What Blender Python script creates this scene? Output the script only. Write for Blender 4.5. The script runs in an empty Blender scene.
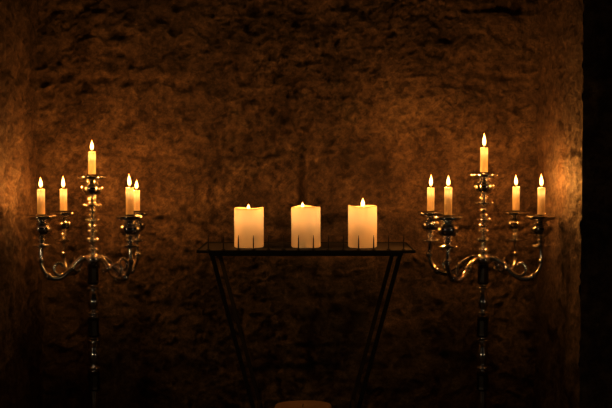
import bpy, bmesh, math, random
from mathutils import Vector, Matrix, noise
random.seed(4)
C = bpy.context.scene.collection
sc = bpy.context.scene
sc.view_settings.view_transform = 'Standard'
sc.view_settings.look = 'None'
sc.view_settings.gamma = .82
sc.view_settings.exposure = .18

# ---------------------------------------------------------------- materials
def newmat(name):
    m = bpy.data.materials.new(name); m.use_nodes = True
    nt = m.node_tree; nt.nodes.clear()
    out = nt.nodes.new('ShaderNodeOutputMaterial')
    return m, nt, out

def stone_mat(name, c_dark, c_mid, c_light, bump=0.6, cavity=.75):
    m, nt, out = newmat(name)
    N, L = nt.nodes, nt.links
    p = N.new('ShaderNodeBsdfPrincipled'); p.inputs['Roughness'].default_value = 0.5
    p.inputs['Specular IOR Level'].default_value = 0.5
    tc = N.new('ShaderNodeTexCoord')
    n1 = N.new('ShaderNodeTexNoise'); n1.inputs['Scale'].default_value = 5.5; n1.inputs['Detail'].default_value = 11; n1.inputs['Roughness'].default_value = .8; n1.inputs['Distortion'].default_value = .2
    r1 = N.new('ShaderNodeValToRGB')
    e = r1.color_ramp.elements
    e[0].position = .40; e[0].color = (*c_dark, 1)
    e[1].position = .62; e[1].color = (*c_light, 1)
    k = e.new(.5); k.color = (*c_mid, 1)
    n2 = N.new('ShaderNodeTexNoise'); n2.inputs['Scale'].default_value = 42; n2.inputs['Detail'].default_value = 9; n2.inputs['Roughness'].default_value = .85
    r2 = N.new('ShaderNodeValToRGB')
    r2.color_ramp.elements[0].position = .42; r2.color_ramp.elements[0].color = (.25, .22, .20, 1)
    r2.color_ramp.elements[1].position = .57; r2.color_ramp.elements[1].color = (1, 1, 1, 1)
    mx = N.new('ShaderNodeMixRGB'); mx.blend_type = 'MULTIPLY'; mx.inputs[0].default_value = .75
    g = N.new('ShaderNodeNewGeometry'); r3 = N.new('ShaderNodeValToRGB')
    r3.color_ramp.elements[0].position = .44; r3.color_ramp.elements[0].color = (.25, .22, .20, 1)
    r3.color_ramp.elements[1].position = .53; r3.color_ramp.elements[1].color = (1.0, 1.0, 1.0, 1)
    mx2 = N.new('ShaderNodeMixRGB'); mx2.blend_type = 'MULTIPLY'; mx2.inputs[0].default_value = cavity  # pointiness multiplies the colour darker in mesh cavities
    n3 = N.new('ShaderNodeTexNoise'); n3.inputs['Scale'].default_value = 120; n3.inputs['Detail'].default_value = 6; n3.inputs['Roughness'].default_value = .7
    a1 = N.new('ShaderNodeMath'); a1.operation = 'MULTIPLY_ADD'; a1.inputs[1].default_value = .5
    b = N.new('ShaderNodeBump'); b.inputs['Strength'].default_value = bump; b.inputs['Distance'].default_value = .035
    for n in (n1, n2, n3): L.new(tc.outputs['Object'], n.inputs['Vector'])
    L.new(n1.outputs['Fac'], r1.inputs['Fac']); L.new(n2.outputs['Fac'], r2.inputs['Fac'])
    L.new(r1.outputs['Color'], mx.inputs[1]); L.new(r2.outputs['Color'], mx.inputs[2])
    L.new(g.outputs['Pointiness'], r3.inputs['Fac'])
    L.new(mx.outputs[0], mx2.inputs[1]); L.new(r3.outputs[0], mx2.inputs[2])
    L.new(mx2.outputs[0], p.inputs['Base Color'])
    L.new(n3.outputs['Fac'], a1.inputs[0]); L.new(n2.outputs['Fac'], a1.inputs[2])
    L.new(a1.outputs[0], b.inputs['Height']); L.new(b.outputs['Normal'], p.inputs['Normal'])
    L.new(p.outputs[0], out.inputs[0])
    return m

def metal_mat(name, col, rough, var=.12, bump=0.0, metallic=1.0):
    m, nt, out = newmat(name); N, L = nt.nodes, nt.links
    p = N.new('ShaderNodeBsdfPrincipled'); p.inputs['Metallic'].default_value = metallic
    tc = N.new('ShaderNodeTexCoord'); n = N.new('ShaderNodeTexNoise'); n.inputs['Scale'].default_value = 40; n.inputs['Detail'].default_value = 4
    L.new(tc.outputs['Object'], n.inputs['Vector'])
    mr = N.new('ShaderNodeMapRange'); mr.inputs['To Min'].default_value = rough - var; mr.inputs['To Max'].default_value = rough + var
    L.new(n.outputs['Fac'], mr.inputs['Value']); L.new(mr.outputs[0], p.inputs['Roughness'])
    r = N.new('ShaderNodeValToRGB'); r.color_ramp.elements[0].position = .3; r.color_ramp.elements[1].position = .6
    r.color_ramp.elements[0].color = (*[c * .8 for c in col], 1); r.color_ramp.elements[1].color = (*col, 1)
    L.new(n.outputs['Fac'], r.inputs['Fac']); L.new(r.outputs[0], p.inputs['Base Color'])
    if bump:
        b = N.new('ShaderNodeBump'); b.inputs['Strength'].default_value = bump; b.inputs['Distance'].default_value = .002
        L.new(n.outputs['Fac'], b.inputs['Height']); L.new(b.outputs[0], p.inputs['Normal'])
    L.new(p.outputs[0], out.inputs[0])
    return m

def wax_mat(name, col, tcol, tr=.5):
    m, nt, out = newmat(name); N, L = nt.nodes, nt.links
    p = N.new('ShaderNodeBsdfPrincipled'); p.inputs['Roughness'].default_value = .45
    tc = N.new('ShaderNodeTexCoord'); n = N.new('ShaderNodeTexNoise'); n.inputs['Scale'].default_value = 25; n.inputs['Detail'].default_value = 4
    L.new(tc.outputs['Object'], n.inputs['Vector'])
    r = N.new('ShaderNodeValToRGB'); r.color_ramp.elements[0].color = (*[c * .82 for c in col], 1); r.color_ramp.elements[1].color = (*col, 1)
    L.new(n.outputs['Fac'], r.inputs['Fac']); L.new(r.outputs[0], p.inputs['Base Color'])
    t = N.new('ShaderNodeBsdfTranslucent'); t.inputs['Color'].default_value = (*tcol, 1)
    mx = N.new('ShaderNodeMixShader'); mx.inputs[0].default_value = tr
    L.new(p.outputs[0], mx.inputs[1]); L.new(t.outputs[0], mx.inputs[2]); L.new(mx.outputs[0], out.inputs[0])
    return m

def flame_mat(name):
    m, nt, out = newmat(name); N, L = nt.nodes, nt.links
    tc = N.new('ShaderNodeTexCoord'); s = N.new('ShaderNodeSeparateXYZ')
    r = N.new('ShaderNodeValToRGB')
    L.new(tc.outputs['Generated'], s.inputs[0]); L.new(s.outputs['Z'], r.inputs['Fac'])
    e = r.color_ramp.elements
    e[0].position = 0; e[0].color = (.22, .07, .015, 1)
    e[1].position = 1; e[1].color = (1, .26, .03, 1)
    k = e.new(.22); k.color = (1, .56, .15, 1)
    k = e.new(.62); k.color = (1, .62, .20, 1)
    em = N.new('ShaderNodeEmission'); em.inputs['Strength'].default_value = 4.2
    tr = N.new('ShaderNodeBsdfTransparent'); ad = N.new('ShaderNodeAddShader')
    L.new(r.outputs[0], em.inputs['Color']); L.new(em.outputs[0], ad.inputs[0]); L.new(tr.outputs[0], ad.inputs[1])
    L.new(ad.outputs[0], out.inputs[0])
    return m

M_wall = stone_mat('rough_stone', (.125, .080, .050), (.27, .185, .118), (.47, .345, .225), 1.0, .45)
M_plaster = stone_mat('worn_plaster', (.13, .080, .050), (.24, .160, .100), (.37, .26, .165), 1.0, .5)
M_floor = stone_mat('flagstone', (.02, .016, .012), (.04, .03, .025), (.06, .05, .04), .5)
M_silver = metal_mat('polished_silver', (.90, .90, .90), .13, .05)
M_dark = metal_mat('tarnished_collar', (.10, .09, .08), .4, .1)
M_iron = metal_mat('black_iron', (.04, .033, .028), .75, .12, .5, .3)
M_wax = wax_mat('cream_wax', (.86, .79, .66), (.92, .82, .62), .5)
M_wax2 = wax_mat('dimmed_cream_wax', (.34, .24, .16), (.4, .3, .2), .1)  # cream wax with its dimness put into a darker colour
M_wick = metal_mat('charred_wick', (.02, .015, .012), .9, .05, 0, 0)
M_flame = flame_mat('candle_flame')

# ---------------------------------------------------------------- mesh helpers
def link(me, name, mat, parent=None, loc=(0, 0, 0), smooth=True):
    me.materials.append(mat)
    if smooth:
        for f in me.polygons: f.use_smooth = True
    o = bpy.data.objects.new(name, me); C.objects.link(o)
    o.location = loc
    if parent: o.parent = parent
    return o

def lathe_bm(bm, prof, seg=32, cx=0, cy=0, fn=None):
    rings = []
    for r, z in prof:
        if r < 1e-6:
            rings.append([bm.verts.new((cx, cy, z))])
        else:
            ring = []
            for i in range(seg):
                a = 2 * math.pi * i / seg
                rr = r if fn is None else fn(r, z, a)
                ring.append(bm.verts.new((cx + rr * math.cos(a), cy + rr * math.sin(a), z)))
            rings.append(ring)
    for a, b in zip(rings[:-1], rings[1:]):
        for i in range(seg):
            j = (i + 1) % seg
            if len(a) == 1 and len(b) == 1: continue
            if len(a) == 1: bm.faces.new((a[0], b[i], b[j]))
            elif len(b) == 1: bm.faces.new((a[i], a[j], b[0]))
            else: bm.faces.new((a[i], a[j], b[j], b[i]))

def fin(bm, nm):
    bmesh.ops.recalc_face_normals(bm, faces=bm.faces)
    me = bpy.data.meshes.new(nm); bm.to_mesh(me); bm.free(); return me

def lathe(nm, prof, seg=32, fn=None):
    bm = bmesh.new(); lathe_bm(bm, prof, seg, fn=fn); return fin(bm, nm)

def catmull(pts, n=8):
    res = []
    P = [pts[0]] + list(pts) + [pts[-1]]
    for i in range(1, len(P) - 2):
        p0, p1, p2, p3 = P[i - 1], P[i], P[i + 1], P[i + 2]
        for k in range(n):
            t = k / n
            res.append(tuple(.5 * (2 * b + (c - a) * t + (2 * a - 5 * b + 4 * c - d) * t * t + (3 * b - a - 3 * c + d) * t ** 3)
                             for a, b, c, d in zip(p0, p1, p2, p3)))
    res.append(tuple(pts[-1])); return res

def tube_xz(bm, pts, seg=12):
    """pts (x,z,r) in the local XZ plane"""
    P = catmull(pts); rings = []
    for i, (x, z, r) in enumerate(P):
        a = P[max(0, i - 1)]; b = P[min(len(P) - 1, i + 1)]
        tx, tz = b[0] - a[0], b[1] - a[1]; l = math.hypot(tx, tz) or 1
        nx, nz = -tz / l, tx / l
        rings.append([bm.verts.new((x + nx * r * math.cos(q), r * math.sin(q), z + nz * r * math.cos(q)))
                      for q in (2 * math.pi * k / seg for k in range(seg))])
    for a, b in zip(rings[:-1], rings[1:]):
        for i in range(seg):
            j = (i + 1) % seg; bm.faces.new((a[i], a[j], b[j], b[i]))
    bm.faces.new(rings[0]); bm.faces.new(rings[-1])

def bead(z, r, h, n=7):
    return [(max(.0045, r * math.cos(t)), z + h * math.sin(t)) for t in [(-1.25 + 2.5 * k / (n - 1)) for k in range(n)]]

def bar(nm, a, b, w, d, bev=.0015):
    bm = bmesh.new(); a = Vector(a); b = Vector(b)
    v = []
    for p in (a, b):
        for sx, sy in ((-1, -1), (1, -1), (1, 1), (-1, 1)):
            v.append(bm.verts.new(p + Vector((sx * w / 2, sy * d / 2, 0))))
    bm.faces.new(v[0:4]); bm.faces.new(v[4:8])
    for i in range(4):
        j = (i + 1) % 4; bm.faces.new((v[i], v[j], v[4 + j], v[4 + i]))
    bmesh.ops.bevel(bm, geom=list(bm.edges), offset=bev, segments=2, affect='EDGES')
    return fin(bm, nm)

def box_bm(bm, lo, hi, bev=0.002):
    r = bmesh.ops.create_cube(bm, size=1)
    for v in r['verts']:
        v.co = Vector([lo[i] + (v.co[i] + .5) * (hi[i] - lo[i]) for i in range(3)])
    es = list({e for v in r['verts'] for e in v.link_edges})
    bmesh.ops.bevel(bm, geom=es, offset=bev, segments=2, affect='EDGES')

def box(nm, lo, hi, bev=.002):
    bm = bmesh.new(); box_bm(bm, lo, hi, bev); return fin(bm, nm)

# ---------------------------------------------------------------- room
def stone_h(u, v, s):
    wu = u + .026 * noise.noise(Vector((u * 4, v * 4, s))) + .016 * noise.noise(Vector((u * 20, v * 20, s + 2)))
    wv = v + .024 * noise.noise(Vector((u * 3.5, v * 3.5, s + 9))) + .016 * noise.noise(Vector((u * 20, v * 20, s + 5)))
    rh = .225; row = math.floor(wv / rh + .45); fv = wv / rh + .45 - row
    cw = .36 + .10 * math.sin(row * 2.3 + s)
    uu = wu / cw + .47 * row; col = math.floor(uu); fu = uu - col
    dj = min(min(fv, 1 - fv) * rh, min(fu, 1 - fu) * cw)
    j = max(0, 1 - dj / .020); j = j * j * (3 - 2 * j)
    fade = max(.05, min(1, .35 + 1.6 * noise.noise(Vector((u * 4.2, v * 4.2, s + 30)))))
    off = .010 * noise.noise(Vector((col * 3.7 + .5, row * 5.1 + .3, s)))
    tilt = (fv - .5) * .012 * noise.noise(Vector((col * 1.7 + .2, row * 2.9 + .6, s + 3)))
    k = max(.45, min(1.15, .8 + 1.0 * noise.noise(Vector((u * 2.3, v * 2.3, s + 80)))))
    rough = .007 * noise.fractal(Vector((u * 6, v * 7, s)), .8, 2.1, 3) + k * .0075 * noise.fractal(Vector((u * 25, v * 27, s)), .35, 2.2, 4)
    c = noise.noise(Vector((u * 22, v * 24, s + 40)))
    chip = -.006 * min(1, max(0, (c - .2) / .12))
    c2 = noise.fractal(Vector((u * 7, v * 8, s + 60)), .6, 2.1, 3)
    ledge = .006 * min(1, max(0, (c2 - .05) / .12))
    return (off + tilt) * (1 - j) - .007 * j * fade + rough + chip + ledge * (1 - j * fade)

def side_h(u, v, s):
    c = noise.fractal(Vector((u * 9, v * 6, s + 40)), .7, 2.1, 3)
    return stone_h(u, v, s) * .7 + (.014 * noise.fractal(Vector((u * 5, v * 2.6, s)), .8, 2.1, 3) + .008 * noise.fractal(Vector((u * 18, v * 15, s)), .5, 2.1, 4)
            + .007 * min(1, max(0, (c - .02) / .1)) - .004)

def wall(name, o, u, n, lu, lv, s, step=.0048, edge=None, mat=None, amp=1.0, vdir=(0, 0, 1), hf=stone_h):
    o, u, n, vd = Vector(o), Vector(u), Vector(n), Vector(vdir)
    nu, nv = max(2, int(lu / step)), max(2, int(lv / step))
    vs = []
    for j in range(nv + 1):
        for i in range(nu + 1):
            a, b = lu * i / nu, lv * j / nv
            h = amp * hf(a, b, s) if amp else 0
            if edge:
                h *= min(1, (a + .004) / .03, (lu - a + .004) / .03)
            vs.append(o + u * a + vd * b + n * h)
    fs = [(j * (nu + 1) + i, j * (nu + 1) + i + 1, (j + 1) * (nu + 1) + i + 1, (j + 1) * (nu + 1) + i) for j in range(nv) for i in range(nu)]
    me = bpy.data.meshes.new(name); me.from_pydata(vs, [], fs)
    ob = link(me, name, mat or M_wall)
    ob['kind'] = 'structure'
    return ob

XL, XR, YB, YF, H = -.830, .718, .36, -.20, 2.3
wall('wall_back', (XL - .03, YB, 0), (1, 0, 0), (0, -1, 0), XR - XL + .06, H, 1.3)
wall('wall_left', (XL, YF, 0), (0, 1, 0), (1, 0, 0), YB - YF + .03, H, 7.7, mat=M_plaster, hf=side_h, amp=.8)
wall('wall_right', (XR, YF, 0), (0, 1, 0), (-1, 0, 0), YB - YF + .03, H, 4.1, mat=M_plaster, hf=side_h, amp=.65)
wall('wall_front_right', (XR - .002, YF, 0), (1, 0, 0), (0, -1, 0), 1.3, H, 2.9, step=.012, edge=True)
wall('wall_front_left', (XL - 1.198, YF, 0), (1, 0, 0), (0, -1, 0), 1.2, H, 5.9, step=.012, edge=True)
wall('floor', (-2.1, -3.6, 0), (1, 0, 0), (0, 0, 1), 4.2, 4.2, 3.3, step=.05, mat=M_floor, amp=.0, vdir=(0, 1, 0))
wall('ceiling', (-2.1, -3.6, H), (1, 0, 0), (0, 0, -1), 4.2, 4.2, 8.3, step=.04, mat=M_wall, amp=.3, vdir=(0, 1, 0))

# ---------------------------------------------------------------- candles
LCOL = (1, .40, .08)
def point(name, loc, power, parent, rad=.004, col=LCOL):
    l = bpy.data.lights.new(name, 'POINT'); l.energy = power; l.color = col; l.shadow_soft_size = rad
    o = bpy.data.objects.new(name, l); C.objects.link(o); o.location = loc
    if parent: o.parent = parent
    return o

def flame_mesh(h, r):
    pr = [(0, 0), (.35, .03), (.68, .12), (.92, .22), (1, .33), (.93, .46), (.70, .61), (.42, .76), (.19, .89), (.06, .97), (0, 1)]
    return lathe('flame', [(a * r, b * h) for a, b in pr], 20)

def candle(name, loc, r, h, fh, fr, label, cat, group, power, glow, lean=0, pool=.0015, seed=0, mat=None, wob=.035, fx=0):
    rim = r * .86
    def fn(rr, z, a):
        return rr * (1 + .012 * math.sin(2 * a + seed) + .01 * math.sin(5 * a + seed * 2))
    b = .12 * r
    prof = [(0, 0), (r - b * .5, 0), (r, b * .5), (r * .995, h * .3), (r, h * .6), (r * .995, h - b * .5), (r * .975, h - b * .1), (r * .94, h),
            (rim * 1.02, h - pool * .15), (rim * .9, h - pool * .85), (rim * .4, h - pool), (0, h - pool)]
    bm = bmesh.new(); lathe_bm(bm, prof, 36, fn=fn)
    for v in bm.verts:
        if v.co.z > h * .9:
            a = math.atan2(v.co.y, v.co.x)
            v.co.z += wob * r * (math.sin(a * 2 + seed * 1.7) + .6 * math.sin(a * 3 + seed))
    root = link(fin(bm, name), name, mat or M_wax, None, loc)
    root['label'] = label; root['category'] = cat
    if group: root['group'] = group
    wh = .010
    bm = bmesh.new(); tube_xz(bm, [(0, h - pool - .001, .0010), (.0002, h - pool + wh * .6, .0010), (.0012, h - pool + wh, .0008)], 8)
    link(fin(bm, 'wick'), 'wick', M_wick, root, (fx, 0, 0))
    if fh:
        f = link(flame_mesh(fh, fr), 'flame', M_flame, root, (fx, 0, h - pool + wh * .45))
        f.rotation_euler = (0, lean, 0)
        point('flame_light', (fx, 0, h - pool + wh * .45 + fh * .45), power, root)
    if glow:  # added lamp inside the wax, imitates flame light scattering through it
        if r < .02:
            point('wax_glow_light', (0, 0, h - r * 1.3), glow, root, .002, (1, .66, .28))
        else:
            point('wax_glow_light', (0, 0, h * .80), glow, root, .010, (1, .74, .42))
    return root

# ---------------------------------------------------------------- candelabra
def CZ(z0):
    return [(.0035, z0 - .004), (.008, z0 - .001), (.024, z0 + .003), (.0285, z0 + .0065), (.024, z0 + .0085), (.011, z0 + .0105), (.007, z0 + .014),
            (.0115, z0 + .018), (.0130, z0 + .021), (.0115, z0 + .024), (.0075, z0 + .027), (.012, z0 + .031), (.0215, z0 + .037), (.0275, z0 + .045),
            (.0300, z0 + .054), (.0280, z0 + .062), (.0185, z0 + .068), (.0130, z0 + .072), (.0160, z0 + .0745), (.0270, z0 + .0770),
            (.0370, z0 + .082), (.0410, z0 + .0885), (.0385, z0 + .0902), (.0300, z0 + .0870), (.0160, z0 + .0850), (.0155, z0 + .094), (.0130, z0 + .094),
            (.0128, z0 + .0885), (0, z0 + .0880)]

def candelabra(loc, arms, label, zoff=0.0):
    root = bpy.data.objects.new('candelabra', None); C.objects.link(root); root.location = loc
    root.empty_display_size = .1
    root['label'] = label; root['category'] = 'candelabra'; root['group'] = 'floor-standing silver candelabras'
    def lob(r, z, a): return r * (1 + .03 * math.cos(8 * a))
    link(lathe('base', [(0, 0), (.135, 0), (.142, .004), (.142, .012), (.132, .018), (.112, .022), (.104, .032), (.078, .044), (.05, .052), (.034, .064),
                        (.026, .082), (.018, .095), (.030, .102), (.030, .110), (.014, .118), (.010, .125), (0, .125)], 64, lob), 'base', M_silver, root)
    pr = [(0, .12), (.012, .12), (.011, .16), (.0095, .24)]
    for z in (.255, .268): pr += bead(z, .017, .006)
    pr += [(.012, .28), (.0105, .31), (.013, .335)]
    for z0, z1 in ((.392, .492), (.552, .645)):
        d = z1 - z0
        pr += [(.0115, z0)]
        pr += bead(z0 + .010, .0185, .006)
        pr += [(.0105, z0 + .019), (.0120, z0 + d * .28), (.0160, z0 + d * .38), (.0170, z0 + d * .46), (.0150, z0 + d * .56), (.0115, z0 + d * .68), (.0105, z1 - .019)]
        pr += bead(z1 - .010, .0185, .006)
        pr += [(.0115, z1)]
    pr += [(.010, .655), (0, .655)]
    link(lathe('lower_stem', pr, 28), 'lower_stem', M_silver, root)
    for z0, z1 in ((.335, .392), (.492, .552), (.645, .704)):
        r = .0172
        c = link(lathe('collar', [(0.008, z0), (r * .8, z0), (r, z0 + .006), (r * .92, z0 + .012), (r * .92, z1 - .012), (r, z1 - .006), (r * .8, z1), (.008, z1)], 8), 'collar', M_dark, root, smooth=False)
        c['label'] = 'dark faceted collar'
    pr = [(0, .700), (.012, .700), (.020, .705), (.0245, .712), (.0255, .719), (.023, .727), (.014, .733), (.009, .737)]
    for z, r, h in ((.746, .0165, .007), (.759, .011, .005), (.774, .0210, .009), (.789, .011, .004), (.799, .0165, .005), (.814, .0145, .009), (.831, .0225, .007), (.844, .012, .005)):
        pr += bead(z, r, h)
    pr += [(.0075, .852), (.0095, .859), (.0065, .867), (0, .867)]
    link(lathe('upper_stem', pr, 28), 'upper_stem', M_silver, root)
    link(lathe('candle_cup', CZ(.868 + zoff), 32), 'candle_cup', M_silver, root)
    for k, (dx, dy) in enumerate(arms):
        R = math.hypot(dx, dy); ang = math.atan2(dy, dx)
        bm = bmesh.new()
        tube_xz(bm, [(.012, .716, .0082), (.032, .722, .0072), (R * .36, .708, .0068), (R * .50, .684, .0076), (R * .68, .669, .0084), (R * .87, .675, .0080),
                     (R * .98, .697, .0072), (R * 1.02, .720, .0064), (R * 1.01, .740, .0058), (R, .757, .0058)], 12)
        sp = []
        for i in range(11):
            t = i / 10; a = -2.1 + t * 5.2; rr = .026 * (1 - t * .78)
            sp.append((R * .62 + .004 + rr * math.cos(a), .700 + rr * math.sin(a), .0060 * (1 - .35 * t)))
        tube_xz(bm, sp, 10)
        sp = []
        for i in range(9):
            t = i / 8; a = 1.9 - t * 4.6; rr = .019 * (1 - t * .75)
            sp.append((R * .30 + rr * math.cos(a), .694 + rr * math.sin(a), .0053 * (1 - .35 * t)))
        tube_xz(bm, sp, 10)
        for x, z, q in ((R * .42, .696, .0115), (R * .87, .675, .0120), (R * 1.02, .722, .0110)):
            bmesh.ops.create_icosphere(bm, subdivisions=2, radius=q, matrix=Matrix.Translation((x, 0, z)))
        arm = link(fin(bm, 'arm'), 'arm', M_silver, root); arm.rotation_euler = (0, 0, ang)
        link(lathe('candle_cup', CZ(.758), 32), 'candle_cup', M_silver, arm, (R, 0, 0))
    return root

P_T, G_T = 1.22, .0085
def dress(loc, arms, hs, ctr_h, zoff, grp, fhs):
    for (dx, dy), h, fh in zip(arms, hs, fhs):
        candle('taper_candle', (loc[0] + dx, loc[1] + dy, .758 + .0882), .0108, h, fh, .0052, 'short cream taper candle burning on a curved silver arm', 'candle', grp, P_T, G_T,
               lean=random.uniform(-.06, .06), seed=random.random() * 6)
    candle('taper_candle', (loc[0], loc[1], .868 + zoff + .0882), .0108, ctr_h, fhs[-1], .0052, 'short cream taper candle burning on the tall central cup', 'candle', grp, P_T, G_T, seed=2)

LA = [(-.128, -.08), (-.108, .11), (.122, -.09), (.110, .105)]
LL = (-.614, .10, 0)
candelabra(LL, LA, 'tall ornate silver floor candelabra with four curved arms', 0)
dress(LL, LA, (.076, .070, .080, .066), .070, 0, 'taper candles on the narrower candelabra', (.031, .037, .037, .030, .032))
RA = [(-.141, .10), (-.118, -.12), (.117, .125), (.146, -.09)]
RL = (.511, .10, 0)
candelabra(RL, RA, 'tall silver floor candelabra with wide-spread arms beside a stone pier', .006)
dress(RL, RA, (.074, .082, .076, .080), .076, .006, 'taper candles on the wide-spread candelabra', (.038, .031, .034, .037, .040))

# ---------------------------------------------------------------- candle table
TZ = .75
root = bpy.data.objects.new('candle_table', None); C.objects.link(root); root.location = (0, 0, 0)
root['label'] = 'black wrought-iron votive candle table with slanting legs and spikes'; root['category'] = 'table'
X, D = .302, .27
bm = bmesh.new()
box_bm(bm, (-X, 0, TZ - .005), (X, D, TZ), .001)
for lo, hi in (((-X, -.003, TZ - .006), (X, .0, TZ + .002)), ((-X, D, TZ - .006), (X, D + .003, TZ + .003)),
               ((-X - .003, -.003, TZ - .006), (-X, D + .003, TZ + .003)), ((X, -.003, TZ - .006), (X + .003, D + .003, TZ + .003))):
    box_bm(bm, lo, hi, .0008)
link(fin(bm, 'tray'), 'tray', M_iron, root, smooth=False)
bm = bmesh.new()
a0, a1 = TZ - .016, TZ - .0055
box_bm(bm, (-X + .03, .018, a0), (X - .03, .024, a1)); box_bm(bm, (-X + .03, D - .024, a0), (X - .03, D - .018, a1))
box_bm(bm, (-X + .03, .024, a0), (-X + .036, D - .024, a1)); box_bm(bm, (X - .036, .024, a0), (X - .03, D - .024, a1))
link(fin(bm, 'apron'), 'apron', M_iron, root, smooth=False)
for sx in (-1, 1):
    for y in (.03, D - .03):
        link(bar('leg', (sx * .266, y, TZ - .008), (sx * .072, y, .012), .012, .010), 'leg', M_iron, root, smooth=False)
link(bar('foot', (-.0, .135, 0), (-.0, .135, .014), .34, .30), 'foot', M_iron, root, smooth=False)
for sx in (-1, 1):
    xx = sx * (.072 + .194 * .355)
    link(box('crossbar', (xx - .005, .03, .262), (xx + .005, D - .03, .278)), 'crossbar', M_iron, root, smooth=False)
sp = lathe('spike', [(0, 0), (.006, 0), (.006, .002), (.0020, .004), (.0014, .032), (.0004, .042), (0, .042)], 10)
sp.materials.append(M_iron)
for i in range(14):
    x = -.275 + i * .55 / 13
    o = bpy.data.objects.new('spike', sp); C.objects.link(o); o.parent = root; o.location = (x, .03, TZ)

PG = 'pillar candles on the iron table'
for x, h, fh, fr, s, fx, lb in ((-.166, .114, .016, .0045, 1, -.001, 'thick cream pillar candle with a low flame'), (.0, .118, .018, .0046, 2.6, -.010, 'thick cream pillar candle with a small flame'),
                        (.164, .120, .028, .0056, 4.4, .001, 'thick cream pillar candle with a brighter flame')):
    candle('pillar_candle', (x, .13, TZ), .0425, h, fh, fr, lb + ' on the iron table', 'candle', PG, .6, .055, pool=.009, seed=s, wob=.04, fx=fx)

candle('large_floor_candle', (-.008, -.30, 0), .073, .384, 0, 0, 'very thick unlit cream candle coloured dim standing before the iron table', 'candle', None, 0, 0, pool=.004, seed=.5, mat=M_wax2, wob=.015)

# added unseen lamps on the viewer's side, for highlights on the silver stems
point('added_glint_light', (-1.5, -2.2, .75), 6.5, None, .07, (1, .70, .40))
point('added_glint_light', (1.4, -2.0, .7), 4.0, None, .07, (1, .70, .40))

# ---------------------------------------------------------------- world & camera
w = bpy.data.worlds.new('world'); sc.world = w; w.use_nodes = True
w.node_tree.nodes['Background'].inputs[0].default_value = (.6, .5, .5, 1)
w.node_tree.nodes['Background'].inputs[1].default_value = .0012

cam = bpy.data.cameras.new('camera'); co = bpy.data.objects.new('camera', cam); C.objects.link(co)
cam.lens = 63.5; cam.sensor_width = 36
co.location = (0, -3, 1.02)
co.rotation_euler = (math.radians(90) - math.atan(50 / 1080), 0, 0)
sc.camera = co
